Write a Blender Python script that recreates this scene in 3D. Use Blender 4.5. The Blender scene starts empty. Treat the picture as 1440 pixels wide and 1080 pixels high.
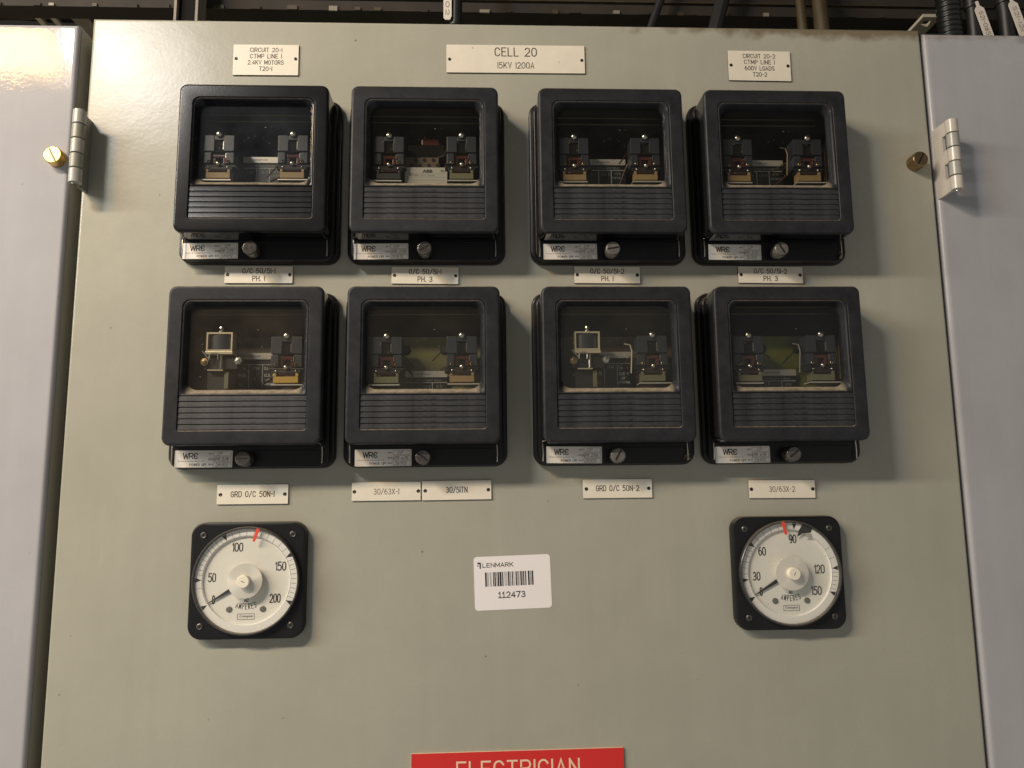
import bpy, bmesh, math, random
from mathutils import Matrix, Vector
random.seed(7)
SC = bpy.context.scene
COL = SC.collection
R = math.radians

# ------------------------------------------------------------------ camera
CAM = dict(loc=(-0.0393, -0.7724, -0.5057), yaw=0.0408, pitch=0.1413, roll=-0.0108, f=1081.0)
def make_camera():
    y, p, r = CAM['yaw'], CAM['pitch'], CAM['roll']
    fwd = Vector((math.sin(y)*math.cos(p), math.cos(y)*math.cos(p), math.sin(p)))
    right = Vector((math.cos(y), -math.sin(y), 0)); up = right.cross(fwd)
    r2 = right*math.cos(r) + up*math.sin(r); u2 = -right*math.sin(r) + up*math.cos(r)
    cd = bpy.data.cameras.new('camera'); co = bpy.data.objects.new('camera', cd); COL.objects.link(co)
    m = Matrix((r2, u2, -fwd)).transposed().to_4x4(); m.translation = Vector(CAM['loc'])
    co.matrix_world = m
    cd.sensor_fit = 'HORIZONTAL'; cd.sensor_width = 36.0; cd.lens = CAM['f']/1440*36
    cd.clip_start = 0.02; cd.clip_end = 100
    SC.camera = co
make_camera()

# ------------------------------------------------------------------ light
# dim plant room: most bounce light comes from the lit aisle on the left, the ceiling is dark
W = bpy.data.worlds.new('World'); SC.world = W; W.use_nodes = True
nt = W.node_tree; nt.nodes.clear()
wo = nt.nodes.new('ShaderNodeOutputWorld'); bg = nt.nodes.new('ShaderNodeBackground')
tc = nt.nodes.new('ShaderNodeTexCoord'); sx = nt.nodes.new('ShaderNodeSeparateXYZ')
mr = nt.nodes.new('ShaderNodeMapRange'); mr.interpolation_type = 'SMOOTHSTEP'
mr.inputs[1].default_value = 0.75; mr.inputs[2].default_value = -0.85
mr.inputs[3].default_value = 0.31; mr.inputs[4].default_value = 0.41
mz = nt.nodes.new('ShaderNodeMapRange'); mz.interpolation_type = 'SMOOTHSTEP'
mz.inputs[1].default_value = 0.50; mz.inputs[2].default_value = -0.15
mz.inputs[3].default_value = 0.10; mz.inputs[4].default_value = 1.0
mm = nt.nodes.new('ShaderNodeMath'); mm.operation = 'MULTIPLY'
nt.links.new(tc.outputs['Generated'], sx.inputs[0])
nt.links.new(sx.outputs[0], mr.inputs[0]); nt.links.new(sx.outputs[2], mz.inputs[0])
nt.links.new(mr.outputs[0], mm.inputs[0]); nt.links.new(mz.outputs[0], mm.inputs[1])
wn = nt.nodes.new('ShaderNodeTexNoise'); wn.inputs['Scale'].default_value = 2.6; wn.inputs['Detail'].default_value = 3   # made-up unevenness in the room light, gives reflections faint shapes
nt.links.new(tc.outputs['Generated'], wn.inputs['Vector'])
wr = nt.nodes.new('ShaderNodeMapRange'); wr.inputs[1].default_value = 0.35; wr.inputs[2].default_value = 0.65; wr.inputs[3].default_value = 0.45; wr.inputs[4].default_value = 1.55
nt.links.new(wn.outputs[0], wr.inputs[0])
m2 = nt.nodes.new('ShaderNodeMath'); m2.operation = 'MULTIPLY'
nt.links.new(mm.outputs[0], m2.inputs[0]); nt.links.new(wr.outputs[0], m2.inputs[1])
nt.links.new(m2.outputs[0], bg.inputs[1]); bg.inputs[0].default_value = (1.0, 0.975, 0.93, 1)
nt.links.new(bg.outputs[0], wo.inputs[0])

def tube_lamp(name, x0, x1, y, z, width, watts, col):
    ld = bpy.data.lights.new(name, 'AREA'); ld.shape = 'RECTANGLE'
    ld.size = x1-x0; ld.size_y = width; ld.energy = watts; ld.color = col
    o = bpy.data.objects.new(name, ld); COL.objects.link(o)
    o.location = ((x0+x1)/2, y, z)
    aim = Vector((o.location.x, 0.0, -0.35)) - o.location
    o.rotation_euler = (0, 0, 0)
    zaxis = -aim.normalized(); xaxis = Vector((1, 0, 0)); yaxis = zaxis.cross(xaxis)
    m = Matrix((xaxis, yaxis, zaxis)).transposed().to_4x4(); m.translation = o.location
    o.matrix_world = m
    return o
tube_lamp('fluorescent_tube_lamp', -1.18, -0.92, -1.28, 0.71, 0.14, 18, (1.0, 0.98, 0.96))
tube_lamp('amber_tube_lamp', -1.62, -1.22, -1.28, 0.73, 0.13, 22, (1.0, 0.60, 0.22))
tube_lamp('warm_tube_lamp', -4.4, -1.66, -1.28, 0.71, 0.14, 106, (0.98, 0.985, 0.94))

SC.view_settings.view_transform = 'Standard'; SC.view_settings.look = 'None'
SC.view_settings.exposure = 0.0; SC.view_settings.gamma = 1.0
SC.view_settings.use_curve_mapping = False
SC.cycles.max_bounces = 8; SC.cycles.transparent_max_bounces = 12

# ------------------------------------------------------------------ materials
MAT = {}
def mat(name, col, rough=0.5, metal=0.0, spec=0.5, bump=0.0, bscale=400, vary=0.0, vscale=30, dust=0.0,
        dustcol=(0.36, 0.30, 0.21), coat=0.0, speck=0.0, rvary=0.0, wear=0.0):
    if name in MAT: return MAT[name]
    m = bpy.data.materials.new(name); m.use_nodes = True
    n = m.node_tree; b = n.nodes['Principled BSDF']; lk = n.links.new
    b.inputs['Roughness'].default_value = rough; b.inputs['Metallic'].default_value = metal
    b.inputs['Specular IOR Level'].default_value = spec
    b.inputs['Coat Weight'].default_value = coat; b.inputs['Coat Roughness'].default_value = 0.08
    b.inputs['Base Color'].default_value = (*col, 1)
    t = n.nodes.new('ShaderNodeTexCoord'); src = None
    if vary or speck or dust:
        rgb = n.nodes.new('ShaderNodeRGB'); rgb.outputs[0].default_value = (*col, 1); src = rgb.outputs[0]
    if vary:
        nz = n.nodes.new('ShaderNodeTexNoise'); nz.inputs['Scale'].default_value = vscale; nz.inputs['Detail'].default_value = 6
        nz.inputs['Roughness'].default_value = 0.65
        lk(t.outputs['Object'], nz.inputs['Vector'])
        r = n.nodes.new('ShaderNodeMapRange'); r.inputs[1].default_value = 0.3; r.inputs[2].default_value = 0.7
        r.inputs[3].default_value = 1-vary; r.inputs[4].default_value = 1+vary
        lk(nz.outputs[0], r.inputs[0])
        mx = n.nodes.new('ShaderNodeVectorMath'); mx.operation = 'SCALE'
        lk(src, mx.inputs[0]); lk(r.outputs[0], mx.inputs['Scale']); src = mx.outputs[0]
        if rvary:
            rr = n.nodes.new('ShaderNodeMapRange'); rr.inputs[1].default_value = 0.3; rr.inputs[2].default_value = 0.7
            rr.inputs[3].default_value = rough-rvary; rr.inputs[4].default_value = rough+rvary
            lk(nz.outputs[0], rr.inputs[0]); lk(rr.outputs[0], b.inputs['Roughness'])
    if speck:
        v = n.nodes.new('ShaderNodeTexNoise'); v.inputs['Scale'].default_value = 120; v.inputs['Detail'].default_value = 2
        lk(t.outputs['Object'], v.inputs['Vector'])
        r = n.nodes.new('ShaderNodeMapRange'); r.inputs[1].default_value = 0.755; r.inputs[2].default_value = 0.785
        lk(v.outputs[0], r.inputs[0])
        k = n.nodes.new('ShaderNodeMath'); k.operation = 'MULTIPLY'; k.inputs[1].default_value = speck
        lk(r.outputs[0], k.inputs[0])
        mx = n.nodes.new('ShaderNodeMix'); mx.data_type = 'RGBA'
        lk(k.outputs[0], mx.inputs[0]); lk(src, mx.inputs[6]); mx.inputs[7].default_value = (0.10, 0.07, 0.04, 1); src = mx.outputs[2]
    if dust:
        g = n.nodes.new('ShaderNodeNewGeometry'); s = n.nodes.new('ShaderNodeSeparateXYZ')
        lk(g.outputs['Normal'], s.inputs[0])
        nz = n.nodes.new('ShaderNodeTexNoise'); nz.inputs['Scale'].default_value = 180; nz.inputs['Detail'].default_value = 5
        lk(t.outputs['Object'], nz.inputs['Vector'])
        r = n.nodes.new('ShaderNodeMapRange'); r.inputs[1].default_value = 0.42; r.inputs[2].default_value = 0.80
        lk(s.outputs[2], r.inputs[0])
        r2 = n.nodes.new('ShaderNodeMapRange'); r2.inputs[1].default_value = 0.25; r2.inputs[2].default_value = 0.6
        r2.inputs[3].default_value = 0.45; r2.inputs[4].default_value = 1.0
        lk(nz.outputs[0], r2.inputs[0])
        k = n.nodes.new('ShaderNodeMath'); k.operation = 'MULTIPLY'; lk(r.outputs[0], k.inputs[0]); lk(r2.outputs[0], k.inputs[1])
        k2 = n.nodes.new('ShaderNodeMath'); k2.operation = 'MULTIPLY'; k2.inputs[1].default_value = dust; lk(k.outputs[0], k2.inputs[0])
        mx = n.nodes.new('ShaderNodeMix'); mx.data_type = 'RGBA'
        lk(k2.outputs[0], mx.inputs[0]); lk(src, mx.inputs[6]); mx.inputs[7].default_value = (*dustcol, 1); src = mx.outputs[2]
        if not rvary:
            ma = n.nodes.new('ShaderNodeMapRange'); ma.inputs[3].default_value = rough; ma.inputs[4].default_value = 0.95
            lk(k2.outputs[0], ma.inputs[0]); lk(ma.outputs[0], b.inputs['Roughness'])
    if wear:
        g = n.nodes.new('ShaderNodeNewGeometry')
        nz = n.nodes.new('ShaderNodeTexNoise'); nz.inputs['Scale'].default_value = 70; nz.inputs['Detail'].default_value = 8; nz.inputs['Roughness'].default_value = 0.7
        lk(t.outputs['Object'], nz.inputs['Vector'])
        r = n.nodes.new('ShaderNodeMapRange'); r.inputs[1].default_value = 0.50; r.inputs[2].default_value = 0.58; lk(g.outputs['Pointiness'], r.inputs[0])
        r2 = n.nodes.new('ShaderNodeMapRange'); r2.inputs[1].default_value = 0.35; r2.inputs[2].default_value = 0.7; r2.inputs[3].default_value = 0.15; lk(nz.outputs[0], r2.inputs[0])
        k = n.nodes.new('ShaderNodeMath'); k.operation = 'MULTIPLY'; lk(r.outputs[0], k.inputs[0]); lk(r2.outputs[0], k.inputs[1])
        # dusty smears with a shape of their own
        ns = n.nodes.new('ShaderNodeTexNoise'); ns.inputs['Scale'].default_value = 14; ns.inputs['Detail'].default_value = 9; ns.inputs['Roughness'].default_value = 0.72; ns.inputs['Distortion'].default_value = 0.8
        oi = n.nodes.new('ShaderNodeObjectInfo'); va = n.nodes.new('ShaderNodeVectorMath'); va.operation = 'ADD'
        lk(t.outputs['Object'], va.inputs[0]); lk(oi.outputs['Location'], va.inputs[1]); lk(va.outputs[0], ns.inputs['Vector'])
        rs = n.nodes.new('ShaderNodeMapRange'); rs.inputs[1].default_value = 0.52; rs.inputs[2].default_value = 0.74; rs.inputs[4].default_value = 0.55; lk(ns.outputs[0], rs.inputs[0])
        ad = n.nodes.new('ShaderNodeMath'); ad.operation = 'MAXIMUM'; lk(k.outputs[0], ad.inputs[0]); lk(rs.outputs[0], ad.inputs[1])
        kk = n.nodes.new('ShaderNodeMath'); kk.operation = 'MULTIPLY'; kk.inputs[1].default_value = wear; lk(ad.outputs[0], kk.inputs[0])
        mx = n.nodes.new('ShaderNodeMix'); mx.data_type = 'RGBA'
        lk(kk.outputs[0], mx.inputs[0]); lk(src, mx.inputs[6]); mx.inputs[7].default_value = (0.076, 0.077, 0.081, 1); src = mx.outputs[2]
    if src: lk(src, b.inputs['Base Color'])
    if bump:
        nz = n.nodes.new('ShaderNodeTexNoise'); nz.inputs['Scale'].default_value = bscale; nz.inputs['Detail'].default_value = 3
        lk(t.outputs['Object'], nz.inputs['Vector'])
        bp = n.nodes.new('ShaderNodeBump'); bp.inputs['Strength'].default_value = bump; bp.inputs['Distance'].default_value = 0.0006
        lk(nz.outputs[0], bp.inputs['Height']); lk(bp.outputs[0], b.inputs['Normal'])
    MAT[name] = m; return m

def paint(name, col, rough, stain=0.0, spec=0.2, peel=0.22):
    """glossy cabinet enamel: orange peel, faint blotches, chips and a brown stain along the top edge"""
    if name in MAT: return MAT[name]
    m = mat(name, col, rough, vary=0.035, vscale=9, speck=0.75, spec=spec)
    n = m.node_tree; b = n.nodes['Principled BSDF']; lk = n.links.new
    t = n.nodes.new('ShaderNodeTexCoord')
    a = n.nodes.new('ShaderNodeTexNoise'); a.inputs['Scale'].default_value = 260; a.inputs['Detail'].default_value = 2
    c = n.nodes.new('ShaderNodeTexNoise'); c.inputs['Scale'].default_value = 45; c.inputs['Detail'].default_value = 3
    lk(t.outputs['Object'], a.inputs['Vector']); lk(t.outputs['Object'], c.inputs['Vector'])
    ad = n.nodes.new('ShaderNodeMath'); ad.operation = 'MULTIPLY_ADD'; ad.inputs[1].default_value = 2.2
    lk(c.outputs[0], ad.inputs[0]); lk(a.outputs[0], ad.inputs[2])
    bp = n.nodes.new('ShaderNodeBump'); bp.inputs['Strength'].default_value = peel; bp.inputs['Distance'].default_value = 0.0007
    lk(ad.outputs[0], bp.inputs['Height']); lk(bp.outputs[0], b.inputs['Normal'])
    src = b.inputs['Base Color'].links[0].from_socket
    mp = n.nodes.new('ShaderNodeMapping'); mp.inputs['Scale'].default_value = (55, 10, 3.0); lk(t.outputs['Object'], mp.inputs[0])
    dr = n.nodes.new('ShaderNodeTexNoise'); dr.inputs['Scale'].default_value = 1.0; dr.inputs['Detail'].default_value = 5; lk(mp.outputs[0], dr.inputs['Vector'])
    sm = n.nodes.new('ShaderNodeTexNoise'); sm.inputs['Scale'].default_value = 5; sm.inputs['Detail'].default_value = 10; sm.inputs['Roughness'].default_value = 0.7; lk(t.outputs['Object'], sm.inputs['Vector'])
    r1 = n.nodes.new('ShaderNodeMapRange'); r1.inputs[1].default_value = 0.35; r1.inputs[2].default_value = 0.75; r1.inputs[3].default_value = 1.015; r1.inputs[4].default_value = 0.975; lk(dr.outputs[0], r1.inputs[0])
    r2 = n.nodes.new('ShaderNodeMapRange'); r2.inputs[1].default_value = 0.3; r2.inputs[2].default_value = 0.7; r2.inputs[3].default_value = 0.93; r2.inputs[4].default_value = 1.05; lk(sm.outputs[0], r2.inputs[0])
    mu = n.nodes.new('ShaderNodeMath'); mu.operation = 'MULTIPLY'; lk(r1.outputs[0], mu.inputs[0]); lk(r2.outputs[0], mu.inputs[1])
    vm = n.nodes.new('ShaderNodeVectorMath'); vm.operation = 'SCALE'; lk(src, vm.inputs[0]); lk(mu.outputs[0], vm.inputs['Scale'])
    # fine scratches
    m3 = n.nodes.new('ShaderNodeMapping'); m3.inputs['Scale'].default_value = (160, 10, 9); m3.inputs['Rotation'].default_value = (0, 0.5, 0); lk(t.outputs['Object'], m3.inputs[0])
    sc_ = n.nodes.new('ShaderNodeTexNoise'); sc_.inputs['Scale'].default_value = 1.0; sc_.inputs['Detail'].default_value = 2; lk(m3.outputs[0], sc_.inputs['Vector'])
    r4 = n.nodes.new('ShaderNodeMapRange'); r4.inputs[1].default_value = 0.72; r4.inputs[2].default_value = 0.78; r4.inputs[4].default_value = 0.30; lk(sc_.outputs[0], r4.inputs[0])
    mx0 = n.nodes.new('ShaderNodeMix'); mx0.data_type = 'RGBA'; lk(r4.outputs[0], mx0.inputs[0]); lk(vm.outputs[0], mx0.inputs[6]); mx0.inputs[7].default_value = (0.5, 0.49, 0.44, 1)
    lk(mx0.outputs[2], b.inputs['Base Color'])
    rro = n.nodes.new('ShaderNodeMapRange'); rro.inputs[1].default_value = 0.3; rro.inputs[2].default_value = 0.7; rro.inputs[3].default_value = rough*0.85; rro.inputs[4].default_value = rough*1.3
    lk(sm.outputs[0], rro.inputs[0]); lk(rro.outputs[0], b.inputs['Roughness'])
    if stain:
        src = b.inputs['Base Color'].links[0].from_socket
        s = n.nodes.new('ShaderNodeSeparateXYZ'); lk(t.outputs['Object'], s.inputs[0])
        nz = n.nodes.new('ShaderNodeTexNoise'); nz.inputs['Scale'].default_value = 42; nz.inputs['Detail'].default_value = 7
        lk(t.outputs['Object'], nz.inputs['Vector'])
        zz = n.nodes.new('ShaderNodeMapRange'); zz.inputs[1].default_value = -0.028; zz.inputs[2].default_value = 0.0
        lk(s.outputs[2], zz.inputs[0])
        xx = n.nodes.new('ShaderNodeMapRange'); xx.inputs[1].default_value = -0.1; xx.inputs[2].default_value = 0.3
        lk(s.outputs[0], xx.inputs[0])
        k = n.nodes.new('ShaderNodeMath'); k.operation = 'MULTIPLY'; lk(zz.outputs[0], k.inputs[0]); lk(xx.outputs[0], k.inputs[1])
        k3 = n.nodes.new('ShaderNodeMath'); k3.operation = 'ADD'; lk(k.outputs[0], k3.inputs[0]); lk(nz.outputs[0], k3.inputs[1])
        r = n.nodes.new('ShaderNodeMapRange'); r.inputs[1].default_value = 1.02; r.inputs[2].default_value = 1.32
        r.inputs[4].default_value = stain
        lk(k3.outputs[0], r.inputs[0])
        mx = n.nodes.new('ShaderNodeMix'); mx.data_type = 'RGBA'
        lk(r.outputs[0], mx.inputs[0]); lk(src, mx.inputs[6]); mx.inputs[7].default_value = (0.13, 0.09, 0.045, 1)
        lk(mx.outputs[2], b.inputs['Base Color'])
    return m

def glass(name, veil, veilcol, tint=(0.82, 0.82, 0.78)):
    m = bpy.data.materials.new(name); m.use_nodes = True
    n = m.node_tree; n.nodes.clear(); lk = n.links.new
    o = n.nodes.new('ShaderNodeOutputMaterial')
    tr = n.nodes.new('ShaderNodeBsdfTransparent'); tr.inputs[0].default_value = (*tint, 1)
    gl = n.nodes.new('ShaderNodeBsdfGlossy'); gl.inputs['Roughness'].default_value = 0.03
    lw = n.nodes.new('ShaderNodeLayerWeight'); lw.inputs[0].default_value = 0.5
    pw = n.nodes.new('ShaderNodeMath'); pw.operation = 'POWER'; pw.inputs[1].default_value = 5.0; lk(lw.outputs['Facing'], pw.inputs[0])
    fr = n.nodes.new('ShaderNodeMath'); fr.operation = 'MULTIPLY_ADD'; fr.inputs[1].default_value = 0.93; fr.inputs[2].default_value = 0.045; lk(pw.outputs[0], fr.inputs[0])
    mx = n.nodes.new('ShaderNodeMixShader'); lk(fr.outputs[0], mx.inputs[0]); lk(tr.outputs[0], mx.inputs[1]); lk(gl.outputs[0], mx.inputs[2])
    df = n.nodes.new('ShaderNodeBsdfDiffuse'); df.inputs[0].default_value = (*veilcol, 1)  # veil colour: slight dust plus reflected room light put in as tint
    t = n.nodes.new('ShaderNodeTexCoord')
    nz = n.nodes.new('ShaderNodeTexNoise'); nz.inputs['Scale'].default_value = 24; nz.inputs['Detail'].default_value = 6
    nf = n.nodes.new('ShaderNodeTexNoise'); nf.inputs['Scale'].default_value = 420; nf.inputs['Detail'].default_value = 1
    lk(t.outputs['Object'], nz.inputs['Vector']); lk(t.outputs['Object'], nf.inputs['Vector'])
    r = n.nodes.new('ShaderNodeMapRange'); r.inputs[1].default_value = 0.25; r.inputs[2].default_value = 0.75
    r.inputs[3].default_value = veil*0.2; r.inputs[4].default_value = veil*1.9; lk(nz.outputs[0], r.inputs[0])
    rf = n.nodes.new('ShaderNodeMapRange'); rf.inputs[1].default_value = 0.76; rf.inputs[2].default_value = 0.80
    rf.inputs[4].default_value = 0.35; lk(nf.outputs[0], rf.inputs[0])
    ad = n.nodes.new('ShaderNodeMath'); ad.operation = 'ADD'; lk(r.outputs[0], ad.inputs[0]); lk(rf.outputs[0], ad.inputs[1])
    m2 = n.nodes.new('ShaderNodeMixShader'); lk(ad.outputs[0], m2.inputs[0]); lk(mx.outputs[0], m2.inputs[1]); lk(df.outputs[0], m2.inputs[2])
    lk(m2.outputs[0], o.inputs[0]); MAT[name] = m; return m

GREEN = paint('olive_grey_enamel', (0.362, 0.353, 0.288), 0.24, stain=0.75, spec=0.22, peel=0.08)
GREY = paint('lavender_grey_enamel', (0.392, 0.388, 0.400), 0.060, spec=0.11, peel=0.07)
GREYR = paint('lavender_grey_enamel_stained', (0.402, 0.398, 0.408), 0.24, stain=0.45, peel=0.1)
RETURN = mat('olive_return_paint', (0.34, 0.335, 0.28), 0.5)
COVER = mat('dusty_black_plastic', (0.0145, 0.0152, 0.0178), 0.42, spec=0.20, vary=0.35, vscale=26, dust=0.85, wear=0.7, bump=0.1, bscale=900)
COVER1 = mat('clean_black_plastic', (0.006, 0.006, 0.007), 0.24, spec=0.22, vary=0.3, vscale=26, dust=0.75, wear=0.25, bump=0.08, bscale=900)
GLOSSB = mat('satin_black_plastic', (0.008, 0.0075, 0.008), 0.34, spec=0.3, vary=0.3, vscale=40, dust=0.3)
SKIRT = mat('gloss_black_plastic', (0.006, 0.006, 0.007), 0.10, spec=0.5)
CASE = mat('case_black', (0.006, 0.0055, 0.005), 0.7, spec=0.1)
BLOCK = mat('slate_moulding', (0.022, 0.025, 0.033), 0.42, dust=0.1)
BLOCKD = mat('dark_moulding', (0.007, 0.007, 0.008), 0.5)
STEEL = mat('nickel_steel', (0.62, 0.58, 0.50), 0.28, metal=1.0)
BRASS = mat('yellow_brass', (0.70, 0.47, 0.17), 0.30, metal=1.0, vary=0.12, vscale=200)
BRONZE = mat('aged_brass', (0.34, 0.24, 0.13), 0.38, metal=1.0, vary=0.2, vscale=200)
TAN = mat('tan_fibre', (0.25, 0.165, 0.07), 0.55, vary=0.12)
YELLOW = mat('yellow_fibre', (0.45, 0.28, 0.04), 0.5, vary=0.1)
OLIVEF = mat('olive_fibre', (0.13, 0.125, 0.065), 0.55, vary=0.1)
COIL = mat('red_brown_coil', (0.062, 0.014, 0.007), 0.25, vary=0.2, vscale=90)
CREAM = mat('cream_plate_metal', (0.62, 0.54, 0.38), 0.35, metal=0.5)
STRIP = mat('bare_aluminium_strip', (0.50, 0.47, 0.42), 0.42, metal=0.35, vary=0.05)
RATING = mat('black_rating_plate', (0.014, 0.013, 0.012), 0.4)
WHITEINK = mat('white_ink', (0.60, 0.57, 0.50), 0.6)
GREYINK = mat('grey_ink', (0.25, 0.24, 0.21), 0.6)
BLACKINK = mat('black_ink', (0.02, 0.018, 0.017), 0.6)
ENGRAVE = mat('engraved_brown', (0.022, 0.015, 0.010), 0.7)
PENINK = mat('pen_ink', (0.045, 0.042, 0.045), 0.6)
PLATE = mat('cream_laminate', (0.73, 0.67, 0.55), 0.45, vary=0.05, vscale=40, speck=0.5)
CORE = mat('black_laminate_core', (0.015, 0.013, 0.012), 0.5)
REDP = mat('red_laminate', (0.62, 0.022, 0.018), 0.36, vary=0.03)
REDCORE = mat('cream_laminate_core', (0.80, 0.60, 0.42), 0.5)
LABEL = mat('white_sticker', (0.82, 0.78, 0.76), 0.42)
FOIL = mat('silver_sticker', (0.72, 0.68, 0.61), 0.40, metal=0.08, vary=0.04)
HOLE = mat('drive_rivet_black', (0.012, 0.010, 0.009), 0.35)
DIAL = mat('dial_cream', (0.75, 0.73, 0.66), 0.5, vary=0.03)
RING = mat('dial_ring_white', (0.80, 0.78, 0.73), 0.5, vary=0.03)
BEZEL = mat('meter_black', (0.010, 0.010, 0.011), 0.40, spec=0.25, dust=0.25, vary=0.15)
RIM = mat('meter_rim', (0.045, 0.042, 0.038), 0.28, dust=0.3)
KNOBC = mat('brushed_boss', (0.68, 0.65, 0.56), 0.34, metal=0.3)
_n = KNOBC.node_tree; _t = _n.nodes.new('ShaderNodeTangent'); _t.direction_type = 'RADIAL'; _t.axis = 'Y'
_n.nodes['Principled BSDF'].inputs['Anisotropic'].default_value = 0.85; _n.links.new(_t.outputs[0], _n.nodes['Principled BSDF'].inputs['Tangent'])
KNOBW = mat('cream_adjuster', (0.80, 0.74, 0.60), 0.4)
REDM = mat('red_marker', (0.72, 0.07, 0.035), 0.5)
ZINC = mat('hinge_grey_paint', (0.36, 0.35, 0.31), 0.30, vary=0.08, vscale=120)
ZINC2 = mat('hinge_green_paint', (0.24, 0.235, 0.19), 0.36, vary=0.08, vscale=120)
ZINC3 = mat('hinge_pale_paint', (0.52, 0.48, 0.42), 0.27, vary=0.08, vscale=120, speck=0.6)
PANE = glass('window_glass', 0.012, (0.34, 0.32, 0.28))
PANE1 = glass('window_glass_blue_sheen', 0.03, (0.36, 0.41, 0.48))  # bluish reflection of the bright room painted in as a diffuse veil
PANE2 = glass('window_glass_tan_sheen', 0.04, (0.42, 0.36, 0.28))  # tan reflection put into the veil colour, with some dust
PANE3 = glass('window_glass_faint_sheen', 0.024, (0.40, 0.36, 0.26))  # weaker tan reflection put into the veil colour, with a little dust
METERG = glass('meter_glass', 0.003, (0.4, 0.38, 0.34), (0.96, 0.96, 0.94))

# ------------------------------------------------------------------ mesh helpers (millimetres)
class MB:
    def __init__(s): s.v = []; s.f = []
    def loft(s, rings, cap0=False, cap1=False):
        """rings: list of lists of (x,y,z) with equal counts, closed loops"""
        base = len(s.v); n = len(rings[0])
        for r in rings: s.v += r
        for k in range(len(rings)-1):
            a = base+k*n; b = a+n
            for i in range(n):
                j = (i+1) % n; s.f.append((a+i, a+j, b+j, b+i))
        if cap0: s.f.append(tuple(range(base, base+n))[::-1])
        if cap1: s.f.append(tuple(range(base+(len(rings)-1)*n, base+len(rings)*n)))
        return s
    def box(s, x0, x1, y0, y1, z0, z1, b=0.0):
        if b <= 0:
            k = len(s.v)
            s.v += [(x0,y0,z0),(x1,y0,z0),(x1,y1,z0),(x0,y1,z0),(x0,y0,z1),(x1,y0,z1),(x1,y1,z1),(x0,y1,z1)]
            s.f += [tuple(k+i for i in q) for q in ((0,3,2,1),(4,5,6,7),(0,1,5,4),(1,2,6,5),(2,3,7,6),(3,0,4,7))]
        else:
            s.loft([rr(x0+i, x1-i, z0+i, z1-i, max(b*1.0, 0.05), y, 2) for i, y in
                    ((0, y1), (0, y0+b), (b*0.3, y0+b*0.3), (b, y0))], True, True)
        return s
    def lathe(s, prof, c, axis='y', n=20, cap0=True, cap1=True):
        rings = []
        for r, t in prof:
            ring = []
            for i in range(n):
                a = 2*math.pi*i/n; p, q = r*math.cos(a), r*math.sin(a)
                ring.append((c[0]+p, c[1]+t, c[2]+q) if axis == 'y' else (c[0]+p, c[1]+q, c[2]+t) if axis == 'z' else (c[0]+t, c[1]+p, c[2]+q))
            rings.append(ring)
        return s.loft(rings, cap0, cap1)
    def tube(s, pts, r, n=8):
        rings = []
        for i, p in enumerate(pts):
            p = Vector(p); a = Vector(pts[max(i-1, 0)]); b = Vector(pts[min(i+1, len(pts)-1)])
            d = (b-a).normalized(); u = d.cross(Vector((0.31, 0.2, 0.93)))
            if u.length < 1e-3: u = d.cross(Vector((1, 0, 0)))
            u.normalize(); w = d.cross(u)
            rings.append([tuple(p+(u*math.cos(2*math.pi*k/n)+w*math.sin(2*math.pi*k/n))*r) for k in range(n)])
        return s.loft(rings, True, True)
    def mesh(s, name, sharp=35):
        me = bpy.data.meshes.new(name)
        me.from_pydata([(x/1000, y/1000, z/1000) for x, y, z in s.v], [], s.f)
        bm = bmesh.new(); bm.from_mesh(me); bmesh.ops.recalc_face_normals(bm, faces=bm.faces); bm.to_mesh(me); bm.free()
        me.shade_smooth(); me.set_sharp_from_angle(angle=R(sharp)); me.update()
        return me

def rr(x0, x1, z0, z1, r, y, n=6, rb=None):
    """rounded rectangle in XZ at depth y; rb = radius of the two lower corners"""
    rb = r if rb is None else rb; out = []
    for cx, cz, a0, q in ((x1-rb, z0+rb, -90, rb), (x1-r, z1-r, 0, r), (x0+r, z1-r, 90, r), (x0+rb, z0+rb, 180, rb)):
        for i in range(n+1):
            a = R(a0+90*i/n); out.append((cx+q*math.cos(a), y, cz+q*math.sin(a)))
    return out

CACHE = {}
def obj(name, mb, m, parent=None, loc=None, rot=None, sharp=35, key=None, label=None):
    """mb: an MB, or with key a function that returns one (mesh data then shared)"""
    if key is not None:
        if key not in CACHE:
            CACHE[key] = (mb() if callable(mb) else mb).mesh(name, sharp); CACHE[key].materials.append(m)
        me = CACHE[key]
        if me.materials[0] != m:
            k2 = (key, m.name)
            if k2 not in CACHE:
                CACHE[k2] = me.copy(); CACHE[k2].materials.clear(); CACHE[k2].materials.append(m)
            me = CACHE[k2]
    else:
        me = mb.mesh(name, sharp); me.materials.append(m)
    o = bpy.data.objects.new(name, me); COL.objects.link(o)
    if len(me.polygons) > 6: o.modifiers.new('weighted_normal', 'WEIGHTED_NORMAL').keep_sharp = True
    if parent: o.parent = parent
    if loc: o.location = tuple(v/1000 for v in loc)
    if rot: o.rotation_euler = rot
    if label: o['label'] = label
    return o
def thing(name, label, cat, loc, group=None, rot=0.0):
    o = bpy.data.objects.new(name, None); COL.objects.link(o); o.empty_display_size = 0.02
    o.location = tuple(v/1000 for v in loc); o.rotation_euler = (0, R(-rot), 0)
    tag(o, label, cat, group); return o
def tag(o, label, cat, group=None):
    o['label'] = label; o['category'] = cat
    if group: o['group'] = group
    return o

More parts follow.
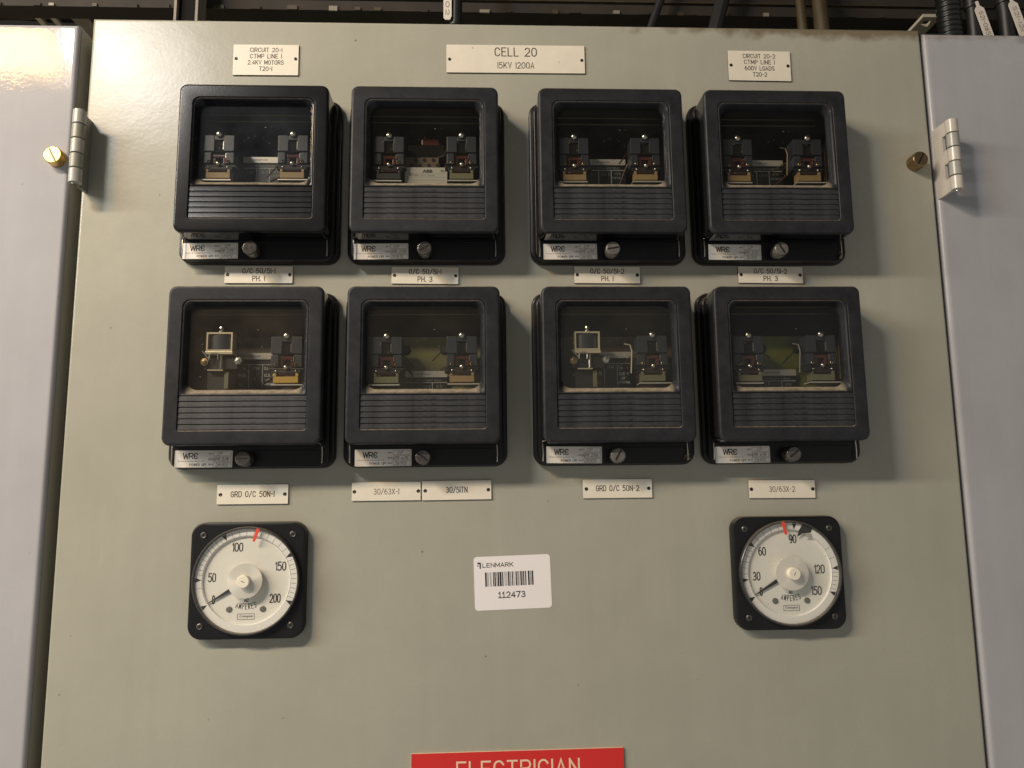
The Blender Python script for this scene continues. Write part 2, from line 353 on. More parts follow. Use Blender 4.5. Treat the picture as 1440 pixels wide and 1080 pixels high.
# ------------------------------------------------------------------ engraver's single stroke lettering
def arc(cx, cz, rx, rz, a0, a1, n=8):
    return [(cx+rx*math.cos(R(a0+(a1-a0)*i/n)), cz+rz*math.sin(R(a0+(a1-a0)*i/n))) for i in range(n+1)]
OO = arc(2, 4, 2, 2, 0, 180) + arc(2, 2, 2, 2, 180, 360) + [(4, 4)]
G = {
 'A': (4, [[(0, 0), (2, 6), (4, 0)], [(0.75, 2.1), (3.25, 2.1)]]),
 'B': (4, [[(0, 0), (0, 6)] + arc(2.3, 4.55, 1.5, 1.45, 90, -90) + [(0, 3.1)], [(0, 3.1)] + arc(2.4, 1.55, 1.6, 1.55, 90, -90) + [(0, 0)]]),
 'C': (4, [arc(2, 4, 2, 2, 20, 180) + arc(2, 2, 2, 2, 180, 340)]),
 'D': (4, [[(0, 0), (0, 6)] + arc(1.8, 4, 2.2, 2, 90, 0) + arc(1.8, 2, 2.2, 2, 0, -90) + [(0, 0)]]),
 'E': (3.6, [[(3.6, 6), (0, 6), (0, 0), (3.6, 0)], [(0, 3.1), (2.9, 3.1)]]),
 'F': (3.6, [[(3.6, 6), (0, 6), (0, 0)], [(0, 3.1), (2.9, 3.1)]]),
 'G': (4, [arc(2, 4, 2, 2, 20, 180) + arc(2, 2, 2, 2, 180, 360) + [(4, 2.8), (2.3, 2.8)]]),
 'H': (4, [[(0, 0), (0, 6)], [(4, 0), (4, 6)], [(0, 3), (4, 3)]]),
 'I': (0, [[(0, 0), (0, 6)]]),
 'K': (4, [[(0, 0), (0, 6)], [(4, 6), (0, 2.2)], [(1.3, 3.5), (4, 0)]]),
 'L': (3.4, [[(0, 6), (0, 0), (3.4, 0)]]),
 'M': (4.8, [[(0, 0), (0, 6)], [(0, 6), (2.4, 1.2)], [(2.4, 1.2), (4.8, 6)], [(4.8, 6), (4.8, 0)]]),
 'N': (4, [[(0, 0), (0, 6)], [(0, 6), (4, 0)], [(4, 0), (4, 6)]]),
 'O': (4, [OO]),
 'P': (4, [[(0, 0), (0, 6)] + arc(2.4, 4.4, 1.6, 1.6, 90, -90) + [(0, 2.8)]]),
 'R': (4, [[(0, 0), (0, 6)] + arc(2.4, 4.4, 1.6, 1.6, 90, -90) + [(0, 2.8)], [(2.0, 2.8), (4, 0)]]),
 'S': (4, [arc(2, 4.55, 1.9, 1.45, 20, 180, 7) + arc(2, 4.5, 1.9, 1.4, 180, 270, 4) + arc(2, 1.6, 2, 1.5, 90, 0, 4) + arc(2, 1.6, 2, 1.6, 0, -160, 8)]),
 'T': (4, [[(0, 6), (4, 6)], [(2, 6), (2, 0)]]),
 'U': (4, [[(0, 6)] + arc(2, 2, 2, 2, 180, 360) + [(4, 6)]]),
 'V': (4, [[(0, 6), (2, 0), (4, 6)]]),
 'W': (5.6, [[(0, 6), (1.4, 0)], [(1.4, 0), (2.8, 5.6)], [(2.8, 5.6), (4.2, 0)], [(4.2, 0), (5.6, 6)]]),
 'X': (4, [[(0, 0), (4, 6)], [(0, 6), (4, 0)]]),
 'Y': (4, [[(0, 6), (2, 3), (4, 6)], [(2, 3), (2, 0)]]),
 '0': (4, [OO]), '1': (0, [[(0, 0), (0, 6)]]),
 '2': (4, [arc(2, 4.1, 1.9, 1.9, 160, -30, 9) + [(0, 0), (4, 0)]]),
 '3': (4, [arc(1.9, 4.5, 1.7, 1.5, 150, -80, 9) + [(1.5, 3.05)], [(1.5, 3.05)] + arc(1.9, 1.55, 2, 1.55, 80, -155, 10)]),
 '4': (4, [[(3, 0), (3, 6), (0, 1.7), (4, 1.7)]]),
 '5': (4, [[(3.7, 6), (0.6, 6), (0.35, 3.5)] + arc(1.8, 1.95, 2.2, 1.95, 95, -90, 9) + [(1.0, 0.0), (0.1, 0.7)]]),
 '6': (4, [arc(2.2, 2.6, 2.2, 3.4, 75, 180, 6) + arc(2, 1.9, 2, 1.9, 180, 540, 14)]),
 '7': (4, [[(0, 6), (4, 6), (1.4, 0)]]),
 '8': (4, [arc(2, 4.5, 1.65, 1.5, -90, 270, 14), arc(2, 1.5, 2, 1.5, 90, 450, 14)]),
 '9': (4, [arc(1.8, 3.4, 2.2, 3.4, -105, 0, 6) + arc(2, 4.1, 2, 1.9, 0, 360, 14)]),
 '/': (3.6, [[(0, -0.3), (3.6, 6.3)]]), '-': (2.6, [[(0.35, 3), (2.25, 3)]]), '.': (0.2, [[(0, 0), (0.2, 0.25)]]),
 '!': (0.2, [[(0, 6), (0, 1.8)], [(0, 0.3), (0, 0)]]), ' ': (2.4, []),
 'e': (4.2, [arc(2.2, 4, 2.2, 2, 25, 180) + arc(2.2, 2, 2.2, 2, 180, 335), [(0, 3), (3.0, 3)]]),   # round E of a logo
}
G['|'] = (2.8, [[(0, 4.6), (1.4, 6), (1.4, 0)], [(0, 0), (2.8, 0)]])
G['^'] = (1.4, [[(0, 4.7), (1.4, 6), (1.4, 0)]])     # a "1" with its flag
def ribbon(mb, pts, w, y):
    P = [Vector((p[0], p[1])) for p in pts]
    Q = [P[0]]
    for p in P[1:]:
        if (p-Q[-1]).length > 1e-4: Q.append(p)
    P = Q
    if len(P) < 2: return
    closed = (P[0]-P[-1]).length < 1e-3 and len(P) > 3
    if closed: P = P[:-1]
    n = len(P); L = []; Rr = []
    for i in range(n):
        a = P[(i-1) % n] if (closed or i > 0) else None; b = P[(i+1) % n] if (closed or i < n-1) else None
        d0 = (P[i]-a).normalized() if a is not None else None; d1 = (b-P[i]).normalized() if b is not None else None
        q = P[i].copy()
        if d0 is None: nrm = Vector((-d1.y, d1.x)); k = 1; q -= d1*w*0.5
        elif d1 is None: nrm = Vector((-d0.y, d0.x)); k = 1; q += d0*w*0.5
        else:
            t = d0+d1
            t = t.normalized() if t.length > 1e-3 else d1
            nrm = Vector((-t.y, t.x)); k = min(1/max(abs(nrm.dot(Vector((-d1.y, d1.x)))), 0.35), 2.2)
        L.append(q+nrm*w/2*k); Rr.append(q-nrm*w/2*k)
    base = len(mb.v)
    for a, b in zip(L, Rr): mb.v += [(a.x, y, a.y), (b.x, y, b.y)]
    for i in range(n if closed else n-1):
        j = (i+1) % n; mb.f.append((base+2*i, base+2*i+1, base+2*j+1, base+2*j))
def stroke_text(mb, s, cx, cz, h, w=None, sw=0.5, y=0.0, gap=1.9, slant=0.0, wob=0.0, rot=0.0, mono=False):
    u = h/6.0; x = 0; items = []
    for ch in s:
        gw, ls = G[ch]; items.append((x, ls)); x += gw+gap
    tot = max(x-gap, 0.1); kx = u if w is None else (w-sw)/tot
    k = 0
    for x0, ls in items:
        dz = random.uniform(-wob, wob); dx = random.uniform(-wob, wob)
        for pl in ls:
            pts = []
            for px, pz in pl:
                X = (x0+px-tot/2)*kx+dx+slant*(pz-3)*u; Z = (pz-3)*u+dz
                pts.append((cx+X*math.cos(rot)-Z*math.sin(rot), cz+X*math.sin(rot)+Z*math.cos(rot)))
            ribbon(mb, pts, sw, y-0.012*(k % 3)); k += 1
    return mb
def font_text(s, h, w, bold=0.0, spacing=1.0):
    """solid sans lettering from the built-in font, as (verts, faces) scaled to h x w and centred"""
    cu = bpy.data.curves.new('lettering', 'FONT'); cu.body = s; cu.fill_mode = 'FRONT'; cu.offset = bold; cu.space_character = spacing
    cu.resolution_u = 3
    o = bpy.data.objects.new('lettering', cu); COL.objects.link(o)
    dg = bpy.context.evaluated_depsgraph_get(); me = o.evaluated_get(dg).to_mesh()
    V = [v.co.copy() for v in me.vertices]; F = [tuple(p.vertices) for p in me.polygons]
    o.evaluated_get(dg).to_mesh_clear(); bpy.data.objects.remove(o); bpy.data.curves.remove(cu)
    x0 = min(v.x for v in V); x1 = max(v.x for v in V); y0 = min(v.y for v in V); y1 = max(v.y for v in V)
    return [((v.x-(x0+x1)/2)*w/(x1-x0), (v.y-(y0+y1)/2)*h/(y1-y0)) for v in V], F
def add_font(mb, s, cx, cz, h, w, y, bold=0.0, spacing=1.0):
    V, F = font_text(s, h, w, bold, spacing); b = len(mb.v)
    mb.v += [(cx+x, y, cz+z) for x, z in V]; mb.f += [tuple(b+i for i in f) for f in F]
    return mb
def quad(mb, x0, x1, z0, z1, y):
    b = len(mb.v); mb.v += [(x0, y, z0), (x1, y, z0), (x1, y, z1), (x0, y, z1)]; mb.f.append((b, b+1, b+2, b+3)); return mb
def disc(mb, cx, cz, r, y, n=20):
    b = len(mb.v); mb.v += [(cx+r*math.cos(2*math.pi*i/n), y, cz+r*math.sin(2*math.pi*i/n)) for i in range(n)]
    mb.f.append(tuple(range(b, b+n))); return mb

# ------------------------------------------------------------------ the setting: cabinets, wall, overhead space
CXS = (-264.0, -94.3, 93.8, 263.5); ZBS = (-271.6, -479.0)
def door_mesh(x0, x1, z0, z1, holes, r=3.0, depth=24.0):
    mb = MB(); X0, X1, Z0, Z1 = x0+r, x1-r, z0+r, z1-r
    xs = sorted({X0, X1} | {h[0] for h in holes} | {h[1] for h in holes}); zs = sorted({Z0, Z1} | {h[2] for h in holes} | {h[3] for h in holes})
    idx = {}
    for i, x in enumerate(xs):
        for j, z in enumerate(zs): idx[i, j] = len(mb.v); mb.v.append((x, 0, z))
    for i in range(len(xs)-1):
        for j in range(len(zs)-1):
            mx, mz = (xs[i]+xs[i+1])/2, (zs[j]+zs[j+1])/2
            if any(h[0] < mx < h[1] and h[2] < mz < h[3] for h in holes): continue
            mb.f.append((idx[i, j], idx[i+1, j], idx[i+1, j+1], idx[i, j+1]))
    rings = []
    for k in range(6):
        a = R(90*k/5); e = r*(1-math.sin(a)); y = r*(1-math.cos(a))
        rings.append([(x0+e, y, z0+e), (x1-e, y, z0+e), (x1-e, y, z1-e), (x0+e, y, z1-e)])
    rings.append([(x, depth, z) for x, _, z in rings[-1]]); 
    mb.loft(rings)
    return mb
def knurled(r, h, n=44):
    mb = MB(); rings = []
    for q, t in ((r-0.2, 0), (r-0.2, -h+0.9), (r-0.5, -h+0.3), (r-1.0, -h)):
        ring = []
        for i in range(n):
            a = 2*math.pi*i/n; k = q+(0.42 if i % 2 and t > -h+0.5 else 0); ring.append((k*math.cos(a), t, k*math.sin(a)))
        rings.append(ring)
    return mb.loft(rings, True, True)
def slot_mesh(l, w, y, ang):
    mb = MB(); c, s = math.cos(R(ang)), math.sin(R(ang)); b = len(mb.v)
    for p, q in ((-l/2, -w/2), (l/2, -w/2), (l/2, w/2), (-l/2, w/2)): mb.v.append((p*c-q*s, y, p*s+q*c))
    mb.f.append((0, 1, 2, 3)); return mb
def captive_screw(parent, x, z, r, h, m, ang, label):
    o = obj('captive_screw', knurled(r, h), m, parent, (x, 0, z), sharp=60, label=label)
    obj('slot', slot_mesh(2*r-2.2, 1.9, -h-0.05, ang), HOLE, o)
    return o
def hinge(parent, x, ztop, mats, leafm, leafx):
    """leaf standing off the door edge, five knuckles round a pin"""
    hx, hy = x, -24.0; H = 15.6
    lb = MB().box(leafx-1.6, leafx+1.6, hy+9.5, 4.0, ztop-5*H, ztop)
    for k in (0, 2, 4): lb.box(leafx-1.6, leafx+1.6, hy+2, hy+9.5, ztop-(k+1)*H+0.4, ztop-k*H-0.4)
    o = obj('hinge', lb, leafm, parent)
    for k in range(5):
        z1 = ztop-k*H; mb = MB().lathe([(5.6, -H+0.5), (6.2, -H+0.9), (6.2, -0.8), (5.6, -0.4)], (hx, hy, z1), 'z', 24)
        obj('knuckle', mb, mats[k % 2], o, sharp=50)
    obj('pin', MB().lathe([(3.0, -5*H-0.8), (3.0, 0.6)], (hx, hy, ztop), 'z', 16), STEEL, o)
    return o

gd = obj('cabinet_door', door_mesh(-450, 450, -1250, 0, [(c-67, c+67, z+25, z+167) for c in CXS for z in ZBS]), GREEN)
tag(gd, 'olive grey cabinet door that carries the relays, plates and round meters', 'door', 'switchgear cabinet doors')
captive_screw(gd, 430.0, -157.5, 8.3, 14, BRONZE, 62, 'dull bronze slotted captive screw')
hinge(gd, -443.6, -117.0, (ZINC, ZINC2), ZINC2, -444.5)
ld = obj('cabinet_door', door_mesh(-1180, -460.7, -1250, -11.3, [], r=4.0, depth=30), GREY)
ld.location.y = -0.006
tag(ld, 'lavender grey cabinet door with a bright brass slotted screw beside the hinge', 'door', 'switchgear cabinet doors')
captive_screw(ld, -472.0, -161.0, 9.0, 11, BRASS, -62, 'bright brass slotted captive screw')
obj('edge_return', MB().box(-460.5, -460.2, 5.0, 29.5, -1248, -14), RETURN, ld)
rd = obj('cabinet_door', door_mesh(453.6, 1180, -1250, -3.5, [], r=5.0), GREYR)
tag(rd, 'lavender grey cabinet door hung on the pale hinge next to the bronze screw', 'door', 'switchgear cabinet doors')
hinge(rd, 460.0, -119.0, (ZINC3, ZINC), ZINC3, 456.2)

cab = thing('switchgear_cabinet', 'dark steel cabinet body behind the three doors', 'cabinet', (0, 0, -1250))
obj('roof', MB().box(-1180, 1180, 26, 620, 1236, 1239), RETURN, cab)
obj('back_panel', MB().box(-1180, 1180, 620, 624, 0, 1239), RETURN, cab)
for x in (-457, 452): obj('mullion', MB().box(x-22, x+22, 25.0, 30, 0, 1235), RETURN if x < 0 else CASE, cab)
def setting(name, mb, m):
    o = obj(name, mb, m); o['kind'] = 'structure'; return o
DARKW = mat('shade_dark_wall', (0.004, 0.003, 0.002), 0.9, vary=0.5, vscale=6)  # shade of the overhead space put into a near-black colour
setting('back_wall', MB().box(-3000, 3000, 1500, 1510, -1250, 2200), DARKW)
# overhead cable tray, its cross struts, conduits, tagged cables
TRAY = mat('brown_tray_steel', (0.021, 0.016, 0.0105), 0.8, vary=0.35, vscale=18)
STRUT = mat('galvanised_strut', (0.20, 0.175, 0.135), 0.55, vary=0.2, vscale=40)
STRUTP = mat('pale_strut', (0.42, 0.38, 0.30), 0.5, vary=0.15, vscale=40)
STRUTB = mat('blue_grey_strut', (0.17, 0.19, 0.20), 0.5, vary=0.15, vscale=40)
RUBBER = mat('black_cable_jacket', (0.014, 0.014, 0.014), 0.42)
BROWNJ = mat('brown_cable_jacket', (0.045, 0.031, 0.012), 0.6, vary=0.3, vscale=60)
MARK = mat('white_marker_tag', (0.66, 0.60, 0.52), 0.5)
tray = thing('cable_tray', 'brown steel cable tray running above the cabinet roof', 'cable tray', (0, 120, 94))
obj('side_rail', MB().box(-1500, 1500, 0, 3, 0, 110).box(-1500, 1500, 3, 25, 0, 2.5).box(-1500, 1500, 3, 25, 107, 110), TRAY, tray)
obj('side_rail', MB().box(-1500, 1500, 520, 523, 0, 110).box(-1500, 1500, 498, 520, 0, 2.5), TRAY, tray)
rt = random.Random(3)
for k in range(34):
    x = -680+40*k+rt.uniform(-14, 14); w = rt.uniform(5, 13)
    obj('tab', MB().box(x, x+w, -2, -0.2, rt.uniform(-2, 0), rt.uniform(2, 5)), rt.choice((STRUT, TRAY, BROWNJ, TRAY)), tray)
obj('rail_lip', MB().box(-1500, 1500, -3.5, -0.2, 14.5, 15.5), BROWNJ, tray)
for x in range(-1400, 1500, 230):
    obj('rung', MB().box(x-16, x+16, 26, 497, 4, 8).box(x-16, x-13, 26, 497, 8, 22).box(x+13, x+16, 26, 497, 8, 22), TRAY, tray)
def strut(x0, w, m, slot, label, y0=125, L=150, z=108, skew=0):
    """flat slotted hanger strut running back under the tray"""
    mb = MB()
    if slot:
        b = w*0.26
        mb.box(x0, x0+b, y0, y0+L, z, z+4).box(x0+w-b, x0+w, y0, y0+L, z, z+4).box(x0+b, x0+w-b, y0, y0+8, z, z+4).box(x0+b, x0+w-b, y0+L*0.55, y0+L, z, z+4)
    else: mb.box(x0, x0+w, y0, y0+L, z, z+4)
    return tag(obj('hanger_strut', mb, m), label, 'strut', 'hanger struts under the cable tray')
strut(-612, 26, STRUTP, True, 'pale slotted hanger strut under the tray above the brass screw')
strut(-566, 22, STRUT, False, 'grey hanger strut beside the pale slotted strut above the brass screw')
strut(-462, 22, STRUT, False, 'grey hanger strut under the tray next to the twin strip post')
strut(62, 17, STRUTP, False, 'short pale hanger strut under the tray right of the CELL 20 plate', y0=124, L=60, z=102)
strut(438, 22, STRUTB, False, 'blue grey hanger strut under the tray above the circuit 20-2 side')
strut(498, 22, STRUTP, True, 'pale slotted hanger strut beside the ribbed black conduit', y0=66, L=36, z=60)
post = thing('strut_post', 'black upright post with two bright edge strips behind the cabinet roof', 'post', (-388, 85, -14))
obj('web', MB().box(-11, 11, 7, 26, 0, 420), CASE, post)
for x in (-14, 11): obj('flange_strip', MB().box(x, x+3.0, 0, 26, 0, 420), STRUT, post)
cond = MB(); rings = []
for i in range(150):
    z = -14+i*1.6; r = 12.0+(1.1 if i % 4 in (1, 2) else 0); rings.append([(515+r*math.cos(2*math.pi*k/22), 44+r*math.sin(2*math.pi*k/22), z) for k in range(22)])
tag(obj('ribbed_conduit', cond.loft(rings, True, True), mat('ribbed_black_plastic', (0.010, 0.010, 0.009), 0.30), sharp=80), 'ribbed black flexible conduit rising from the cabinet roof', 'conduit')
def tagged_cable(x, y, r, text, label, tagdx, tilt, tz, tw=11, tl=44):
    c = thing('marked_cable', label, 'cable', (x, y, -14), 'cables with white marker tags')
    obj('jacket', MB().tube([(0, 0, 0), (1, 0, 60), (-2, 2, 120), (-4, 8, 260)], r, 14), RUBBER, c)
    t = obj('marker_tag', MB().loft([[(px, yy, pz) for px, pz in ((-tw/2+2, -tl/2), (tw/2-2, -tl/2), (tw/2, -tl/2+4), (tw/2, tl/2-3), (tw/2-3, tl/2), (1.6, tl/2+1), (1.6, tl/2+7), (-1.6, tl/2+7), (-1.6, tl/2+1), (-tw/2+2, tl/2), (-tw/2, tl/2-3), (-tw/2, -tl/2+3))] for yy in (0, -1.2)], True, True), MARK, c,
            (tagdx, -r-1.0, tz), (0, R(tilt), 0))
    mb = MB(); stroke_text(mb, text, 0, 0, tw*0.42, tl*0.72, 0.55, -1.3, rot=R(-90))
    obj('lettering', mb, BLACKINK, t)
    for dz in (tl/2+4, -tl/2-2): obj('cable_tie', MB().lathe([(r+0.4, -1.6), (r+0.9, -1.2), (r+0.9, 1.2), (r+0.4, 1.6)], (0, 0, tz+dz), 'z', 14, False, False), RUBBER, c)
    return c
tagged_cable(-66, 30, 7, '1202', 'black cable with white tag reading 1202 above the CELL 20 plate', -8.5, 0, 52, 9, 40)
tagged_cable(538, 36, 7.5, 'S21-0851', 'black cable with white tag reading S21-0851 beside the ribbed conduit', 7, -14, 40)
tagged_cable(577, 36, 8.5, 'S21-1211', 'thick black cable with white tag reading S21-1211 by the edge', 8, -14, 46)
for i, (y, z, r, m, lb) in enumerate(((250, 172, 8, RUBBER, 'thick black cable lying in the tray behind its front rail'), (300, 203, 7, BROWNJ, 'brown cable lying in the tray'),
        (350, 238, 11, RUBBER, 'thickest black cable lying at the back of the tray'), (205, 137, 5, BROWNJ, 'thin brown cable lying along the front rail of the tray'))):
    tag(obj('tray_cable', MB().tube([(x, y+6*math.sin(x*0.011+i), z+3*math.sin(x*0.017+2*i)) for x in range(-1400, 1401, 100)], r, 10), m), lb, 'cable', 'cables lying in the tray')
for x, y, lean, r, m, lb in ((150, 98, 60, 5, RUBBER, 'slanting black cable in front of the tray right of the CELL 20 plate'), (235, 92, 46, 9, RUBBER, 'thick slanting black cable in front of the tray before the brown cables')):
    tag(obj('drop_cable', MB().tube([(x, y, -8), (x+lean*0.3, y, 50), (x+lean*0.8, y+2, 130), (x+lean*1.6, y+10, 260)], r, 10), m), lb, 'cable', 'wires dropping past the tray')
for i, (x, y, r, m, lb) in enumerate(((372, 70, 9, BROWNJ, 'brown cable dropping into the cabinet roof'), (352, 78, 6, BROWNJ, 'thin brown cable dropping beside the thicker brown one'))):
    tag(obj('drop_cable', MB().tube([(x, y, -14), (x+2, y, 40), (x+6, y+10, 110), (x+20, y+60, 230)], r, 12), m), lb, 'cable', 'brown drop cables')

# ------------------------------------------------------------------ engraved plates
def plate(label, x, z, w, h, rot, lines, group, sw=0.55, t=1.7, name='name_plate', hz=0.0, hx=None, face=None, core=None, ink=None):
    root = thing(name, label, 'sign', (x, 0, z), group, rot)
    f = face or PLATE
    obj('core', MB().box(-w/2, w/2, -t+0.35, 0.0, -h/2, h/2), core or CORE, root)
    e = 0.25
    fc = obj('face', MB().loft([rr(-w/2+e*k, w/2-e*k, -h/2+e*k, h/2-e*k, 0.3, y, 2) for k, y in ((0, -t+0.34), (0, -t+0.12), (1, -t))], False, True), f, root)
    mb = MB()
    for s, dz, th, tw in lines: stroke_text(mb, s, 0, dz, th, tw, sw if th < 8 else sw*1.35, -t-0.03)
    obj('lettering', mb, ink or ENGRAVE, root)
    if hx:
        for s in (-1, 1):
            obj('rivet', lambda: MB().lathe([(1.75, 0), (1.75, -0.25), (1.1, -0.5), (0.5, -0.2)], (0, 0, 0), 'y', 14), HOLE, root, (s*hx, -t, hz), key='rivet')
    return root
FAINT = mat('faded_engraving', (0.13, 0.10, 0.07), 0.7)
PG = 'engraved cream plates on the door'
plate('cream plate engraved CIRCUIT 20-1 CTMP LINE 1 2.4KV MOTORS T20-1', -266.2, -46.2, 68.6, 34.7, 0.25,
      [('CIRCUIT 20-1', 11.3, 4.5, 34), ('CTMP LINE 1', 4.1, 4.5, 33.4), ('2.4KV MOTORS', -3.0, 4.5, 38), ('T20-1', -10.2, 4.5, 13.8)], PG, hx=31.3, hz=1.2, sw=0.68)
plate('long cream plate engraved CELL 20 15KV 1200A', 0.1, -41.8, 149.2, 32.1, 0.18, [('CELL 20', 8.0, 9.4, 45.7), ('15KV 1200A', -7.4, 6.6, 39.6)], PG, hx=71.4, hz=-1.0, sw=0.82)
plate('cream plate engraved CIRCUIT 20-2 CTMP LINE 1 600V LOADS T20-2', 266.4, -46.3, 68.9, 34.7, -0.32,
      [('CIRCUIT 20-2', 11.2, 4.5, 36), ('CTMP LINE 1', 4.2, 4.5, 34), ('600V LOADS', -3.1, 4.5, 33), ('T20-2', -10.2, 4.5, 15.8)], PG, hx=31.5, hz=0.2, sw=0.68)
for x, z, rot, a, b, w_ in ((-265.4, -281.9, -0.08, '1', '1', 'under the glossy black relay'), (-96.2, -282.6, -0.5, '1', '3', 'under the ABB labelled relay'), (92.5, -281.9, -0.28, '2', '1', 'over the GRD O/C 50N-2 relay'), (264.8, -281.7, -0.45, '2', '3', 'under circuit 20-2 relay')):
    plate('cream plate engraved O/C 50/51-%s PH. %s %s' % (a, b, w_), x, z, 68.5, 17.7, rot, [('O/C 50/51-'+a, 4.0, 4.9, 33.5 if a == '1' else 35.5), ('PH. '+b, -4.0, 4.9, 12.8 if b == '1' else 15.4)], PG, hx=31.4, sw=0.78)
plate('cream plate engraved GRD O/C 50N-1', -263.5, -503.9, 68.9, 18.9, 0, [('GRD O/C 50N-1', 0.2, 5.2, 42.4)], PG, hx=31.2, sw=0.76)
plate('cream plate engraved 30/63X-1 butted against the 30/51TN plate', -133.2, -502.4, 67.6, 18.0, 0.12, [('30/63X-1', -0.2, 5.2, 25)], PG, ink=FAINT, hx=31.4, sw=0.64)
plate('cream plate engraved 30/51TN butted against the 30/63X-1 plate', -63.8, -502.0, 68.6, 18.7, 0.37, [('30/51TN', 0.4, 5.2, 21.4)], PG, hx=31.2, sw=0.76)
plate('cream plate engraved GRD O/C 50N-2', 96.6, -502.1, 69.6, 18.4, 0, [('GRD O/C 50N-2', 0.4, 5.2, 43.6)], PG, hx=31.4, sw=0.76)
plate('cream plate engraved 30/63X-2', 263.4, -504.3, 67.8, 17.8, -0.3, [('30/63X-2', 0, 5.2, 26.5)], PG, ink=FAINT, hx=31.4, sw=0.64)
rp = plate('red plate engraved ELECTRICIAN in cream letters below the meters', -5.8, -777.6, 201.4, 60, 0.35, [('ELECTRICIAN', 14.6, 13.4, 117)], None, sw=1.25, t=2.2, name='warning_plate', face=REDP, core=REDCORE, ink=REDCORE)

# asset sticker
st = thing('asset_sticker', 'white barcode sticker numbered 112473 stuck between the two round meters', 'sticker', (-9.2, 0, -591.9), rot=1.6)
obj('backing', MB().loft([rr(-37.6, 37.6, -25.6, 25.6, 3.2, y, 6) for y in (-0.02, -0.22)], False, True), LABEL, st)
mb = MB(); stroke_text(mb, 'LENMARK', -13.9, 17.2, 3.7, 30.4, 0.66, -0.27, gap=1.7); obj('lettering', mb, BLACKINK, st)
mb = MB(); quad(mb, -34.0, -30.6, 18.6, 20.2, -0.27); quad(mb, -31.9, -30.6, 14.2, 18.6, -0.275); quad(mb, -34.0, -32.9, 16.4, 17.6, -0.27); obj('logo', mb, BLACKINK, st)
mb = MB(); x = -26.9
bars = [(1.5,.4),(.4,.7),(.4,1.2),(.3,.5),(.5,1.6),(.9,.5),(1.3,.7),(.5,.5),(1.4,.5),(1.9,.6),(1.1,1.2),(.4,.7),(.4,.6),(.3,.8),(1.4,.5),(.4,.4),(.4,.8),(1.0,.7),(.4,1.3),(1.2,.4),(.4,.4),(.4,.4),(.4,.9),(1.4,.4),(.5,.4),(1.1,.8),(1.1,1.6),(1.5,.5),(.4,.4),(.5,.5),(1.4,0)]
tot = sum(a+b for a, b in bars); k = 47.4/tot
for a, b in bars: quad(mb, x, x+a*k, -3.2, 10.4, -0.27); x += (a+b)*k
obj('barcode', mb, BLACKINK, st)
mb = MB(); stroke_text(mb, '||2473', -1.2, -11.6, 5.2, 26.8, 0.92, -0.27, gap=1.5); obj('lettering', mb, BLACKINK, st)

# ------------------------------------------------------------------ protective relays
def base_mesh():
    rings = [rr(-81, 81, 0, 176.5, 13, 0.0), rr(-81, 81, 0, 176.5, 13, -5.6), rr(-80.2, 80.2, 0.4, 175.7, 12.5, -7.0), rr(-79, 79, 0.8, 174.6, 11.5, -7.5),
             rr(-77.4, 77.4, 0.8, 173.0, 11, -7.7), rr(-77.0, 77.0, 0.9, 172.6, 10.5, -13.4), rr(-76.2, 76.2, 1.2, 171.8, 10, -14.6), rr(-75.2, 75.2, 1.8, 170.8, 9.5, -15.0),
             rr(-67.5, 67.5, 27, 166.5, 5, -15.0), rr(-66.5, 66.5, 27.8, 165.5, 4.5, -14.0), rr(-66, 66, 28, 165, 4, -1.0), rr(-65.5, 65.5, 28, 165, 4, 30.0)]
    return MB().loft(rings)
def case_mesh(): return MB().loft([rr(-65.3, 65.3, 28.2, 164.8, 4, y) for y in (24.0, 36.0)], False, True)
def cover_mesh():
    def q(i, y, r): return rr(-74.0+i, 74.0-i, 20.4+i, 174.4-i, r, y)
    rings = [q(0.2, -39.6, 7.5), q(0.25, -41.2, 7.4), q(0.6, -42.6, 7.2), q(1.2, -43.4, 7), q(2.0, -43.85, 6.6), q(3.0, -44.0, 6),
             rr(-60.6, 60.6, 33.6, 160.8, 7.5, -44.0, 6, 3.0), rr(-60.1, 60.1, 34.1, 160.3, 7.2, -43.7, 6, 2.8), rr(-59.6, 59.6, 34.6, 159.8, 7, -43.0, 6, 2.5), rr(-59.4, 59.4, 34.8, 159.6, 7, -39.0, 6, 2.5)]
    return MB().loft(rings)
def skirt_mesh():
    def q(i, y, r): return rr(-74.0+i, 74.0-i, 20.4+i, 174.4-i, r, y)
    return MB().loft([q(0.1, -15.3, 7.5), q(0.2, -39.6, 7.5)])
def frame_mesh():
    return MB().loft([rr(-59.4, 59.4, 67.6, 159.6, 7, -39.4, 6, 1.2), rr(-59.4, 59.4, 67.6, 159.6, 7, -42.8, 6, 1.2), rr(-58.9, 58.9, 68.0, 159.2, 7, -43.3, 6, 1.5),
                      rr(-58.0, 58.0, 68.9, 158.3, 7.5, -43.1, 6, 4.5), rr(-56.8, 56.8, 70.6, 157.2, 8, -41.6, 6, 7.0), rr(-54.9, 54.9, 73.6, 155.4, 9, -37.0, 6, 9), rr(-54.6, 54.6, 74.0, 155.0, 9, -34.0, 6, 9)])
def louver_mesh():
    p = 5.45; pr = [(-39.2, 0.0), (-42.5, 0.0), (-43.0, 0.25), (-43.1, 0.7), (-42.15, p-0.12), (-39.2, p-0.06)]
    mb = MB(); mb.loft([[(x, y, z) for y, z in pr] for x in (-59.2, 59.2)], True, True); return mb
def pane_mesh(): return MB().loft([rr(-57.5, 57.5, 71.5, 157.5, 6, -36.2)], False, True)
